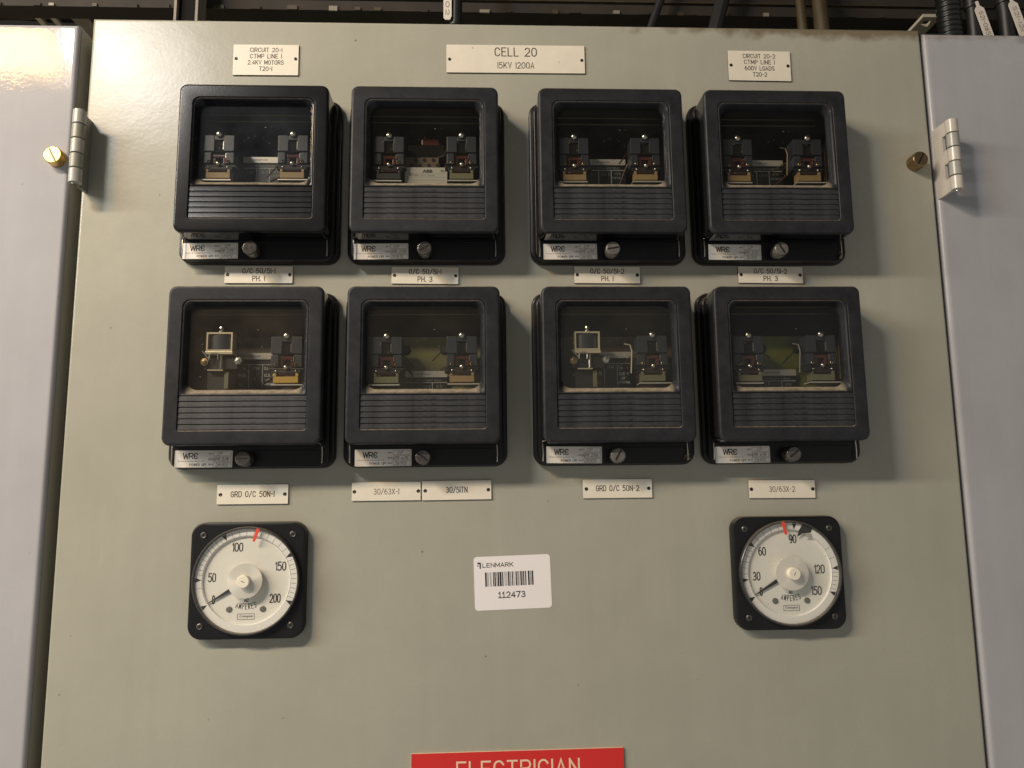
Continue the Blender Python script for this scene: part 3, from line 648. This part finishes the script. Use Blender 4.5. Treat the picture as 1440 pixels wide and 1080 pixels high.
def nut_mesh():
    n = 28; rings = []
    for q, t in ((6.2, 0), (6.2, -5), (7.3, -5.2), (7.3, -15.5), (6.9, -16.6), (5.9, -17.2)):
        rings.append([((q+(0.3 if i % 2 and q > 7 else 0))*math.cos(2*math.pi*i/n), t, (q+(0.3 if i % 2 and q > 7 else 0))*math.sin(2*math.pi*i/n)) for i in range(n)])
    return MB().loft(rings, True, True)
def screw_mesh(r=3.2): return MB().lathe([(r, 0), (r, -0.6), (r*0.85, -1.5), (r*0.5, -2.1), (r*0.1, -2.3)], (0, 0, 0), 'y', 14)
def eyelet_mesh(): return MB().lathe([(1.0, 0.8), (0.9, -0.3), (1.2, -0.7), (1.7, -0.3), (1.7, 0)], (0, 0, 0), 'y', 14, False, False)
NUT = mat('clear_smoke_nut', (0.050, 0.045, 0.038), 0.16, spec=0.8, vary=0.5, vscale=150)
NUTW = mat('dusty_nut', (0.11, 0.10, 0.085), 0.25, spec=0.7, vary=0.3, vscale=200)
STX = (-46.5, -45.5, -41, -40, -43.6, -40.7, -41.6, -43.0)
STZ = (10.4, 10.2, 10.4, 10.0, 9.4, 9.0, 10.2, 9.0)
NUX = (-2.6, -0.6, 0.4, 2.8, -1.5, -0.9, -0.6, 2.4)
def wrc_sticker(parent, x, z):
    s = obj('test_sticker', lambda: MB().loft([rr(-27.5, 27.5, -8.2, 8.2, 0.7, y, 2) for y in (0, -0.15)], False, True), FOIL, parent, (x, -15.05, z), (0, R(random.uniform(-0.8, 0.8)), 0), key='sticker')
    def txt():
        mb = MB(); stroke_text(mb, 'WR', -14.8, 2.8, 5.2, 10.4, 0.95, -0.2, gap=0.9); stroke_text(mb, 'e', -7.4, 2.8, 5.2, 4.0, 0.95, -0.2)
        add_font(mb, 'Wismer & Rawlings Electric Ltd.', -12.0, -2.3, 1.5, 25.5, -0.2)
        stroke_text(mb, 'POWER UP!', -5.2, -5.6, 2.2, 16, 0.36, -0.2)
        for i, w in enumerate(('INIT', 'DATE', 'W/O')): stroke_text(mb, w, 6.8, 5.0-i*5.2, 1.4, 4, 0.25, -0.2)
        for i in range(3):
            z0 = 5.0-i*5.2; ribbon(mb, [(9.6, z0-2.1), (26.2, z0-2.1), (26.2, z0+2.1), (9.6, z0+2.1), (9.6, z0-2.1)], 0.22, -0.2)
        return mb
    obj('lettering', txt, BLACKINK, s, key='wrc')
    mb = MB()
    for i, t in enumerate(('CP', 'APR %s/19' % random.choice('2234'), '26951')):
        stroke_text(mb, t, 16.5+random.uniform(-1, 1), 5.0-i*5.2, 2.8, (5.0, 14.5, 11.5)[i], 0.34, -0.22, slant=0.28, wob=0.15)
    obj('handwriting', mb, PENINK, s)
    return s

def contact_block(root, cx, bracket, dz=0.0, coil=COIL, shelf=(-20, 13), yo=-31.0, blk=None):
    """slate moulded contact block with screw, eyelets, red coil and fibre bracket"""
    b = obj('contact_block', lambda: MB().box(-15, -4.6, 0, 16, 109, 126, 0.7).box(4.6, 15, 0, 16, 109, 126, 0.7).box(-4.6, 4.6, 0.3, 16, 121, 126, 0.5)
            .box(-15, -7.6, 0.4, 16, 96.4, 108, 0.7).box(7.6, 15, 0.4, 16, 96.4, 108, 0.7).box(-7.5, 7.5, 9, 16, 96.4, 108), blk or BLOCK, root, (cx, yo, dz), key='block')
    obj('plunger_slot', lambda: MB().box(-4.5, 4.5, 2.4, 16, 109, 120.9), CASE, b, key='pslot')  # black colour stands in for the shade inside this recess
    obj('screw', screw_mesh, STEEL, b, (0, -0.8, 126.6), key='screw')
    obj('coil_frame', lambda: MB().box(-6.8, 6.8, 3.2, 8.5, 103.4, 107, 0.8).box(-6.8, -3.4, 3.4, 8.5, 97, 103.3, 0.5).box(3.4, 6.8, 3.4, 8.5, 97, 103.3, 0.5), coil, b, key='coilframe')
    for x in (-9.6, 9.6): obj('eyelet', eyelet_mesh, BRONZE, b, (x, 0.0, 98.2), key='eyelet')
    obj('glint_strip', lambda: MB().box(4.1, 4.75, -0.5, 3, 110.5, 119), STEEL, b, key='strip1')  # added metal slivers standing in for glints along the recess edges
    obj('glint_strip', lambda: MB().box(6.9, 7.5, -0.4, 3, 101.5, 106.5), STEEL, b, key='strip2')
    obj('armature', lambda: MB().box(-17, 17, 1.5, 12, 92.6, 95.4, 0.8).box(-14, 14, 0.5, 10, 89.6, 92.5, 0.8), BLOCKD, b, key='armature')
    obj('screw', lambda: screw_mesh(2.4), STEEL, b, (0, -0.6, 95.6), key='screw2')
    obj('coil', lambda: MB().loft([[(x, 3.2-2.6*math.cos(R(a)), 91.0+3.0*math.sin(R(a))) for a in range(0, 360, 30)] for x in (-8, -6.6, 6.6, 8)], True, True), coil, b, key='coil')
    obj('bracket', lambda: MB().box(-12, 12, -0.5, 10, 80.4, 86.6, 0.5).box(-12, -9.2, -0.4, 10, 86.5, 90, 0.6).box(9.2, 12, -0.4, 10, 86.5, 90, 0.6), bracket, b, key='bracket')
    for x in (-9.6, 9.4): obj('screw', lambda: screw_mesh(1.4), STEEL, b, (x, 1.2, 92.0), key='screw3')
    obj('shelf', MB().box(shelf[0], shelf[1], -1.0, 14, 77.9, 79.0), STRIP, b)
    return b
def ith_unit(root, cx, frame):
    """plunger coil in a metal yoke with adjusting knob"""
    u = obj('plunger_yoke', MB().box(-12.5, -11, 0, 12, 112.5, 131).box(10.9, 12.4, 0, 12, 112.5, 131).box(-11, 10.9, 0, 12, 129.4, 131).box(-11, 10.9, 0, 12, 112.5, 114)
            .box(-13.2, 13.2, -0.6, 13, 109.2, 112.4, 0.6), frame, root, (cx, -31, 0))
    obj('coil', MB().loft([[(x+dx*0, 5.5+5*math.sin(R(a)), z) for x, a in ((10.4*math.cos(R(t)), t) for t in range(0, 360, 18))] for z, dx in ((114.4, 0), (114.8, 0), (128.6, 0), (129.0, 0))], True, True), BLOCK, u)
    obj('adjusting_knob', MB().lathe([(3.2, 131), (3.2, 132.6), (1.3, 132.8), (1.3, 134.4), (2.8, 134.7), (2.8, 136.4), (2.2, 137.3)], (0.5, 4, 0), 'z', 16), STEEL, u)
    obj('clip', MB().tube([(-8.5, -1, 103.6), (-8.5, -1, 108.6), (-7.2, -1, 109.6), (-1.5, -1, 109.6), (-0.4, -1, 108.6), (-0.4, -1, 103.6)], 0.9, 8), STEEL, u)
    obj('arm', MB().tube([(-15.4, -1, 112.4), (-10.6, -1.4, 106.6), (-9.2, -1, 105)], 0.9, 8), STEEL, u)
    for x, z in ((-13.8, 102.0), (18.2, 103.0)):
        obj('terminal_nut', MB().lathe([(2.4, 6), (2.4, 2), (3.7, 1.9), (3.7, -1.2), (2, -1.4), (2, -2.6), (1.2, -3)], (x, 2, z), 'y', 6 if x > 0 else 12), STEEL if x > 0 else BRONZE, u)
    obj('rod', MB().tube([(2, 1, 108), (2.0, 1, 95)], 1.3, 8), STEEL, u)
    obj('moving_arm', MB().box(-10, 4.5, -1, 6, 93.2, 94.2), CREAM, u)
    obj('block', MB().box(-15, 17, 4, 18, 95, 107.8, 0.8).box(-12, 10, 5, 18, 74, 92, 0.8), BLOCKD, u)
    obj('side_strip', MB().box(5.2, 9.0, 2.5, 4.5, 76, 92), OLIVEF, u)
    return u

def relay(idx, cx, zb, label, cov, pane, kind, plate_m, br, nutm, nut_ang, strips=112.0):
    g = 'protective relays on the olive door'
    root = thing('protective_relay', label, 'relay', (cx, 0, zb), g)
    obj('base', base_mesh, GLOSSB, root, key='base')
    obj('case', case_mesh, CASE, root, key='case')
    c = obj('cover', cover_mesh, cov, root, key='cover')
    obj('skirt', skirt_mesh, SKIRT, c, key='skirt')
    obj('window_frame', frame_mesh, cov, c, key='wframe')
    for k in range(6): obj('louver', louver_mesh, cov, c, (0, 0, 34.9+5.45*k), key='louver')
    obj('window_pane', pane_mesh, pane, c, key='pane')
    obj('louver_backing', lambda: MB().box(-59.3, 59.3, -39.1, -37.5, 34.9, 67.5), cov, c, key='lback')
    nt_ = obj('thumb_nut', nut_mesh, nutm, root, (NUX[idx-1], -15.0, 8.8), key='nut', sharp=60)
    obj('slot', slot_mesh(11.5, 1.8, -17.26, nut_ang), HOLE, nt_)
    wrc_sticker(root, STX[idx-1], STZ[idx-1])
    for x in (-72.8, 70.5):
        p = obj('seal_pin', lambda: MB().tube([(0, 0, 24), (0, -2.2, 20.5), (0.2, -2.4, 12), (0, -2.2, 4)], 0.62, 7), STEEL, root, (x, -16.5, 0), key='pin')
    obj('ledge', lambda: MB().box(5, 66, -17.0, -14.9, 15.6, 17.0, 0.3), GLOSSB, root, key='ledge')
    # inside
    for z, m in ((155.0, OLIVEF), (162.0, OLIVEF)): obj('case_rail', lambda: MB().box(-60, 60, 0, 1.2, -0.45, 0.45), m, root, (0, -3.0, z), key='rail')
    if plate_m: obj('mounting_plate', lambda: MB().box(-64, 64, 3.0, 4.5, 30, 132.5), plate_m, root, key='mplate')
    zs = strips
    s = obj('name_strip', lambda: MB().box(-21, 21, -1.2, 0, 0, 6.4), STRIP, root, (0, -2.5, zs-3.0), key='nstrip')
    obj('lettering', lambda: add_font(MB(), 'Westinghouse', -5, 3.2, 2.6, 18, -1.25), BLACKINK, s, key='whs')
    rp = obj('rating_plate', MB().box(-21, 21, 0, 0.8, 0, zs-30), RATING, root, (0, -2.2, 26.5))
    mb = MB(); h = zs-33
    zt = zs-33-5.6+3.6
    quad(mb, -21, 21, zt, zt+0.55, -0.06)
    for x in (-7.4, 6.0): quad(mb, x-0.3, x+0.3, zt-30, zt, -0.06)
    obj('rule_line', mb, WHITEINK, rp)
    mb = MB()
    if kind == 'ground':
        for s_, x, dz, hh, w in (('ITH', -14, -3.5, 2.6, 6), ('ITH', -0.6, -3.5, 2.8, 6.4), ('O.I.', 9.6, -3.5, 2.6, 4.4), ('A', 16, -3.5, 2.6, 2.2), ('PHASE', -14, -10.5, 2.4, 8), ('I.C.S. A', 12.6, -10.5, 2.6, 9.5), ('-./0', 11, -15, 2, 5), ('INSTRUCTIONS', 12.5, -19.5, 1.8, 13), ('I.L.', -14, -19.5, 1.8, 5)):
            stroke_text(mb, s_, x, zt+dz, hh, w, 0.5, -0.06)
    elif kind != 'abb':
        for s_, x, dz, hh, w in (('CO-11', -0.4, -4, 3, 9), ('ICS', 13, -3.5, 2.4, 6), ('0.2-2.0 A', 13, -8, 1.8, 11), ('TYPE', -14, -5, 2, 6)):
            stroke_text(mb, s_, x, zt+dz, hh, w, 0.42, -0.06)
        stroke_text(mb, 'OVERCURRENT RELAY', 3, zt+2.6, 1.6, 24, 0.3, -0.06)
    if mb.v: obj('lettering', mb, WHITEINK if kind == 'ground' else GREYINK, rp)
    contact_block(root, 36.5, br[1], dz=0.6, shelf=(-14, 20))
    if kind == 'ground': ith_unit(root, -28.0, plate_m and CREAM)
    else: contact_block(root, -36.8, br[0], shelf=(-20, 13))
    if kind == 'abb':
        a = obj('maker_label', MB().box(-21.5, 21.5, -22, -21.2, 72, 97), FOIL, root)
        a.data.materials[0] = mat('grey_maker_label', (0.40, 0.38, 0.33), 0.45)
        mb = MB(); add_font(mb, 'ABB', 1.5, 93.0, 3.4, 10.5, -22.05, 0.05); add_font(mb, 'RU', 17.6, 93.2, 2.6, 4.6, -22.05, 0.02)
        for z in (90, 86.6, 83.4): quad(mb, -20, 20, z, z+0.18, -22.05)
        add_font(mb, 'TYPE  CO-11  RELAY', -2, 88.4, 1.3, 22, -22.05)
        obj('lettering', mb, BLACKINK, a)
        t = obj('terminal_strip', MB().box(-22.5, 12.5, -12, -6, 100.5, 112.5, 0.6), mat('brown_fibre', (0.11, 0.075, 0.04), 0.6, vary=0.2), root)
        for k in range(7): obj('terminal_hole', MB().lathe([(2.0, 0), (2.0, -0.5), (1.2, -0.4)], (-16.0+4.6*k, -12.0, 109.4 if k % 2 else 103.6), 'y', 12), HOLE, t)
        obj('disc_magnet', MB().box(-20, 18, -8, 0, 113.5, 128, 1), CASE, root)
        obj('coil', MB().box(-6, 12, -6, 0, 128.5, 136, 1), COIL, root)
    rnd = random.Random(40+idx)
    for k in range(4):
        x0 = rnd.choice((-1, 1))*rnd.uniform(17, 24); z0 = rnd.uniform(88, 122); x1 = x0*rnd.uniform(0.2, 0.9)
        obj('wire', MB().tube([(x0*1.5, -12, z0-6), (x0*1.2, -20, z0), (x0, -14, z0+rnd.uniform(-8, 4)), (x1, -6, z0-rnd.uniform(6, 22))], rnd.uniform(0.6, 0.95), 7), rnd.choice((RUBBER, COIL, BROWNJ)), root)
    if idx in (4, 7):
        for k in range(6):
            a = rnd.uniform(0, 6.28); q = rnd.uniform(3, 6)
            obj('frayed_cord', MB().tube([(70.5, -18.5, 8.5), (70.5+q*0.5*math.cos(a), -20, 8.5+q*0.6*math.sin(a)), (70.5+q*math.cos(a), -19, 7+q*math.sin(a))], 0.28, 5), TAN, root)
    if kind in ('phase', 'abb', 'aux'):
        obj('side_post', MB().lathe([(2.6, 84), (2.6, 118), (1.6, 119)], (60.5, -18, 0), 'z', 12), BRASS if idx in (4, 8) else BRONZE, root)
    if idx == 4 or idx == 8 or idx == 7:
        obj('lever', MB().tube([(16, -24, 90), (17, -26, 112), (15, -27, 118), (9, -27, 119)], 0.8, 8), BRONZE if idx == 4 else CREAM if idx == 7 else STEEL, root)
    if kind == 'aux':
        for x in (-19, 19): obj('bearing_cap', MB().lathe([(4.6, 0), (4.6, -6), (3.4, -8)], (x, -14, 115), 'y', 16), BLOCKD, root)
        obj('end_block', MB().box(19.6, 24, -33.6, -22, 90.5, 96, 0.5), BLOCKD, root)
    return root
PL_BROWN = mat('brown_mounting_plate', (0.052, 0.040, 0.026), 0.5, vary=0.25, vscale=30)
PL_OLIVE = mat('olive_mounting_plate', (0.14, 0.135, 0.052), 0.40, vary=0.2, vscale=30)
PL_GREEN = mat('yellow_green_mounting_plate', (0.115, 0.125, 0.014), 0.35, vary=0.25, vscale=30)
PL_RUST = mat('rust_mounting_plate', (0.075, 0.050, 0.030), 0.45, vary=0.25, vscale=30)
relay(1, CXS[0], ZBS[0], 'glossy black relay with blue reflection tinted into its window above the O/C 50/51-1 PH. 1 plate', COVER1, PANE1, 'phase', None, (TAN, TAN), NUT, -75)
relay(2, CXS[1], ZBS[0], 'black relay with a white maker label ABB in its window', COVER, PANE, 'abb', None, (BLOCKD, OLIVEF), NUT, 32, 100)
relay(3, CXS[2], ZBS[0], 'dark windowed black relay between the ABB labelled relay and the one under circuit 20-2 plate', COVER, PANE, 'phase', None, (TAN, TAN), NUTW, 10)
relay(4, CXS[3], ZBS[0], 'dark windowed black relay under the CIRCUIT 20-2 plate with a bent lever inside', COVER, PANE, 'phase', None, (TAN, TAN), NUTW, -60)
relay(5, CXS[0], ZBS[1], 'black relay showing a plunger coil and yellow bracket above the GRD O/C 50N-1 plate', COVER, PANE2, 'ground', PL_BROWN, (TAN, YELLOW), NUT, 0)
relay(6, CXS[1], ZBS[1], 'black relay with olive back plate above the 30/63X-1 and 30/51TN plates', COVER, PANE3, 'aux', PL_OLIVE, (OLIVEF, TAN), NUT, -38, 93)
relay(7, CXS[2], ZBS[1], 'black relay showing a plunger coil above the GRD O/C 50N-2 plate', COVER, PANE3, 'ground', PL_RUST, (OLIVEF, OLIVEF), NUTW, 60)
relay(8, CXS[3], ZBS[1], 'black relay with yellow green back plate above the 30/63X-2 plate', COVER, PANE, 'aux', PL_GREEN, (OLIVEF, OLIVEF), NUT, 38, 93)

# ------------------------------------------------------------------ round ammeters
def ammeter(label, cx, cz, marks, minors, nums, red_ang, unit, chipped):
    root = thing('ammeter', label, 'meter', (cx, 0, cz), 'round ammeters below the relays')
    n = 48
    def circ(r, y): # same count as the bezel outline, starting at the lower right corner
        return [(r*math.cos(a), y, r*math.sin(a)) for a in ((2*math.pi*i/n)-math.pi/2+math.pi/n for i in range(n))]
    def q(i, y, rad): return rr(-54.6+i, 54.6-i, -54.6+i, 54.6-i, rad, y, 11)
    obj('bezel', MB().loft([q(0, 0, 13), q(0, -8.6, 13), q(0.7, -10.0, 12.6), q(2, -10.6, 12), circ(50.6, -10.6)]), BEZEL, root)
    obj('rim', MB().loft([circ(50.6, -10.4), circ(50.5, -15.4), circ(49.8, -16.1), circ(49.0, -16.1), circ(48.5, -15.4), circ(48.2, -11.0)]), RIM, root)
    obj('dial', MB().loft([circ(41.3, -10.2)], False, True), DIAL, root)
    obj('scale_ring', MB().loft([circ(48.3, -12.6), circ(41.6, -12.6), circ(41.2, -12.1), circ(41.1, -10.1)]), RING, root)
    mb = MB(); RO, RI = 47.0, 42.2
    def pol(a, r): return (r*math.cos(R(a)), r*math.sin(R(a)))
    for a in minors: ribbon(mb, [pol(a, RI), pol(a, RO)], 0.30, -12.66)
    for a in marks:
        b = len(mb.v); p0 = pol(a-2.6, RO+0.9); p1 = pol(a+2.6, RO+0.9); p2 = pol(a, RI-0.2)
        mb.v += [(p0[0], -12.68, p0[1]), (p1[0], -12.68, p1[1]), (p2[0], -12.68, p2[1])]; mb.f.append((b, b+1, b+2))
    ribbon(mb, [pol(a, RI-0.3) for a in range(int(marks[-1]), int(marks[0])+1, 4)], 0.22, -12.65)
    obj('scale_marks', mb, BLACKINK, root)
    mb = MB()
    for s, x, z in nums: stroke_text(mb, s.replace('1', '^'), x, z, 7.6, {1: 3.0, 2: 7.6, 3: 10.6}[len(s)], 1.05, -10.26, gap=1.6)
    stroke_text(mb, unit, 0.2, -18.6, 2.9, 4.4, 0.7, -10.26)
    for i, ch in enumerate('AMPERES'):
        a = R(-90+(i-3)*6.6); r = 24.6; stroke_text(mb, ch, r*math.cos(a), r*math.sin(a)+0.2, 5.0, 2.0, 0.62, -10.26, rot=(i-3)*R(6.6))
    add_font(mb, 'Crompton', 0.4, -33.6, 2.9, 12.6, -10.26, 0.02)
    ribbon(mb, [(-7.6, -36.2), (8.0, -36.2), (8.0, -31.2), (-7.6, -31.2), (-7.6, -36.2)], 0.45, -10.26)
    obj('lettering', mb, BLACKINK, root)
    for x in (-15.8, 15.8): obj('dial_screw', MB().lathe([(2.9, 0), (2.9, -0.6), (2.0, -1.0)], (x, -10.2, -26.8), 'y', 16), mat('grey_dial_screw', (0.22, 0.21, 0.18), 0.4, metal=0.6), root)
    a = marks[0]-1.5; mb = MB(); b = 0
    c, s = math.cos(R(a)), math.sin(R(a))
    for y in (-11.4, -11.8):
        for r, w in ((12, 2.0), (42.0, 0.30)): mb.v += [(r*c-w*s, y, r*s+w*c), (r*c+w*s, y, r*s-w*c)]
    mb.f += [(0, 1, 3, 2), (4, 5, 7, 6), (0, 1, 5, 4), (2, 3, 7, 6), (0, 2, 6, 4), (1, 3, 7, 5)]
    obj('needle', mb, BLACKINK, root)
    obj('boss', MB().lathe([(14, -11.9), (15.5, -14.8), (16.5, -16.8), (16.3, -17.6), (7, -18.6)], (0, 0, 0), 'y', 40), KNOBC, root)
    k = obj('zero_adjuster', MB().lathe([(6.0, -18.4), (6.0, -23.2), (5.6, -23.9), (4.8, -24.1)], (0, 0, 0), 'y', 28), KNOBW, root)
    obj('slot', slot_mesh(3.6, 0.6, -24.16, 70 if chipped else -25), ENGRAVE, k)
    obj('glass', MB().loft([circ(48.3, -15.3)], False, True), METERG, root)
    x0, z0 = pol(red_ang, 38.2); x1, z1 = pol(red_ang-2 if not chipped else red_ang+1.5, 49.6)
    mb = MB()
    dx, dz = (x1-x0), (z1-z0); L = math.hypot(dx, dz); ux, uz = dx/L, dz/L
    out = [(x0-uz*1.3*math.cos(R(t))-ux*1.3*math.sin(R(t)), z0+ux*1.3*math.cos(R(t))-uz*1.3*math.sin(R(t))) for t in range(0, 181, 30)]
    out += [(x1+uz*1.5, z1-ux*1.5), (x1-uz*1.5, z1+ux*1.5)]
    mb.loft([[(x, y, z) for x, z in out] for y in (-16.2, -16.9)], True, True)
    obj('limit_mark', mb, REDM, root, label='red limit mark')
    if chipped:
        w = [pol(75, 41.8), pol(72, 49), pol(60, 48.6), pol(59.5, 44.6), pol(65.5, 41.5), pol(69, 40.6), pol(75.5, 35.6)]
        obj('torn_scale', MB().loft([[(x, y, z) for x, z in w] for y in (-12.6, -12.9)], True, True), BLACKINK, root, label='black gap where the scale is torn')
        w = [pol(64, 42.6), pol(58.5, 43.6), pol(57, 40.4), pol(63.5, 38.2)]
        obj('loose_scrap', MB().loft([[(x, y, z) for x, z in w] for y in (-12.7, -13.5)], True, True), mat('grey_scrap', (0.40, 0.38, 0.32), 0.6), root)
    for x in (-42.4, 42.4):
        for z in (-42.2, 42.6):
            o = obj('screw', lambda: MB().lathe([(3.1, 0), (3.1, -0.5), (2.2, -1.1), (0.9, -0.6)], (0, 0, 0), 'y', 16), mat('dark_meter_screw', (0.12, 0.11, 0.10), 0.35, metal=0.7), root, (x, -10.6, z), key='mscrew')
            obj('cross_recess', lambda: MB().box(-1.6, 1.6, -1.15, -1.0, -0.3, 0.3).box(-0.3, 0.3, -1.18, -1.0, -1.6, 1.6), HOLE, o, (0, 0, 0), (0, R(random.uniform(0, 90)), 0), key='mcross')
    return root
def lin(marks, per):
    out = []
    for a, b in zip(marks, marks[1:]):
        for i in range(1, per): out.append(a+(b-a)*i/per)
    return out
u = 0.1302
M1 = (212, 179, 118, 29.5, -26.7); M2 = (211.6, 188, 143.6, 81.8, 5, -25.8)
ammeter('round white ammeter scaled 0 to 200 on black square bezel', -263.3, -585.0, M1, [189]+lin(M1[1:], 10),
        [('0', -30.8, -17.8), ('50', -33.0, 2.8), ('100', -10.0, 31.0), ('150', 31.4, 12.6), ('200', 27.0, -17.2)], 79.5, 'AC', False)
ammeter('round white ammeter scaled 0 to 150 with torn scale on black square bezel', 262.4, -585.6, M2, lin(M2[1:4], 6)+lin(M2[3:], 6)[3:],
        [('0', -29.0, -17.8), ('30', -32.8, -3.0), ('60', -26.0, 20.8), ('90', 5.2, 32.4), ('120', 30.2, 3.0), ('150', 25.8, -17.6)], 95.5, 'AC', True)
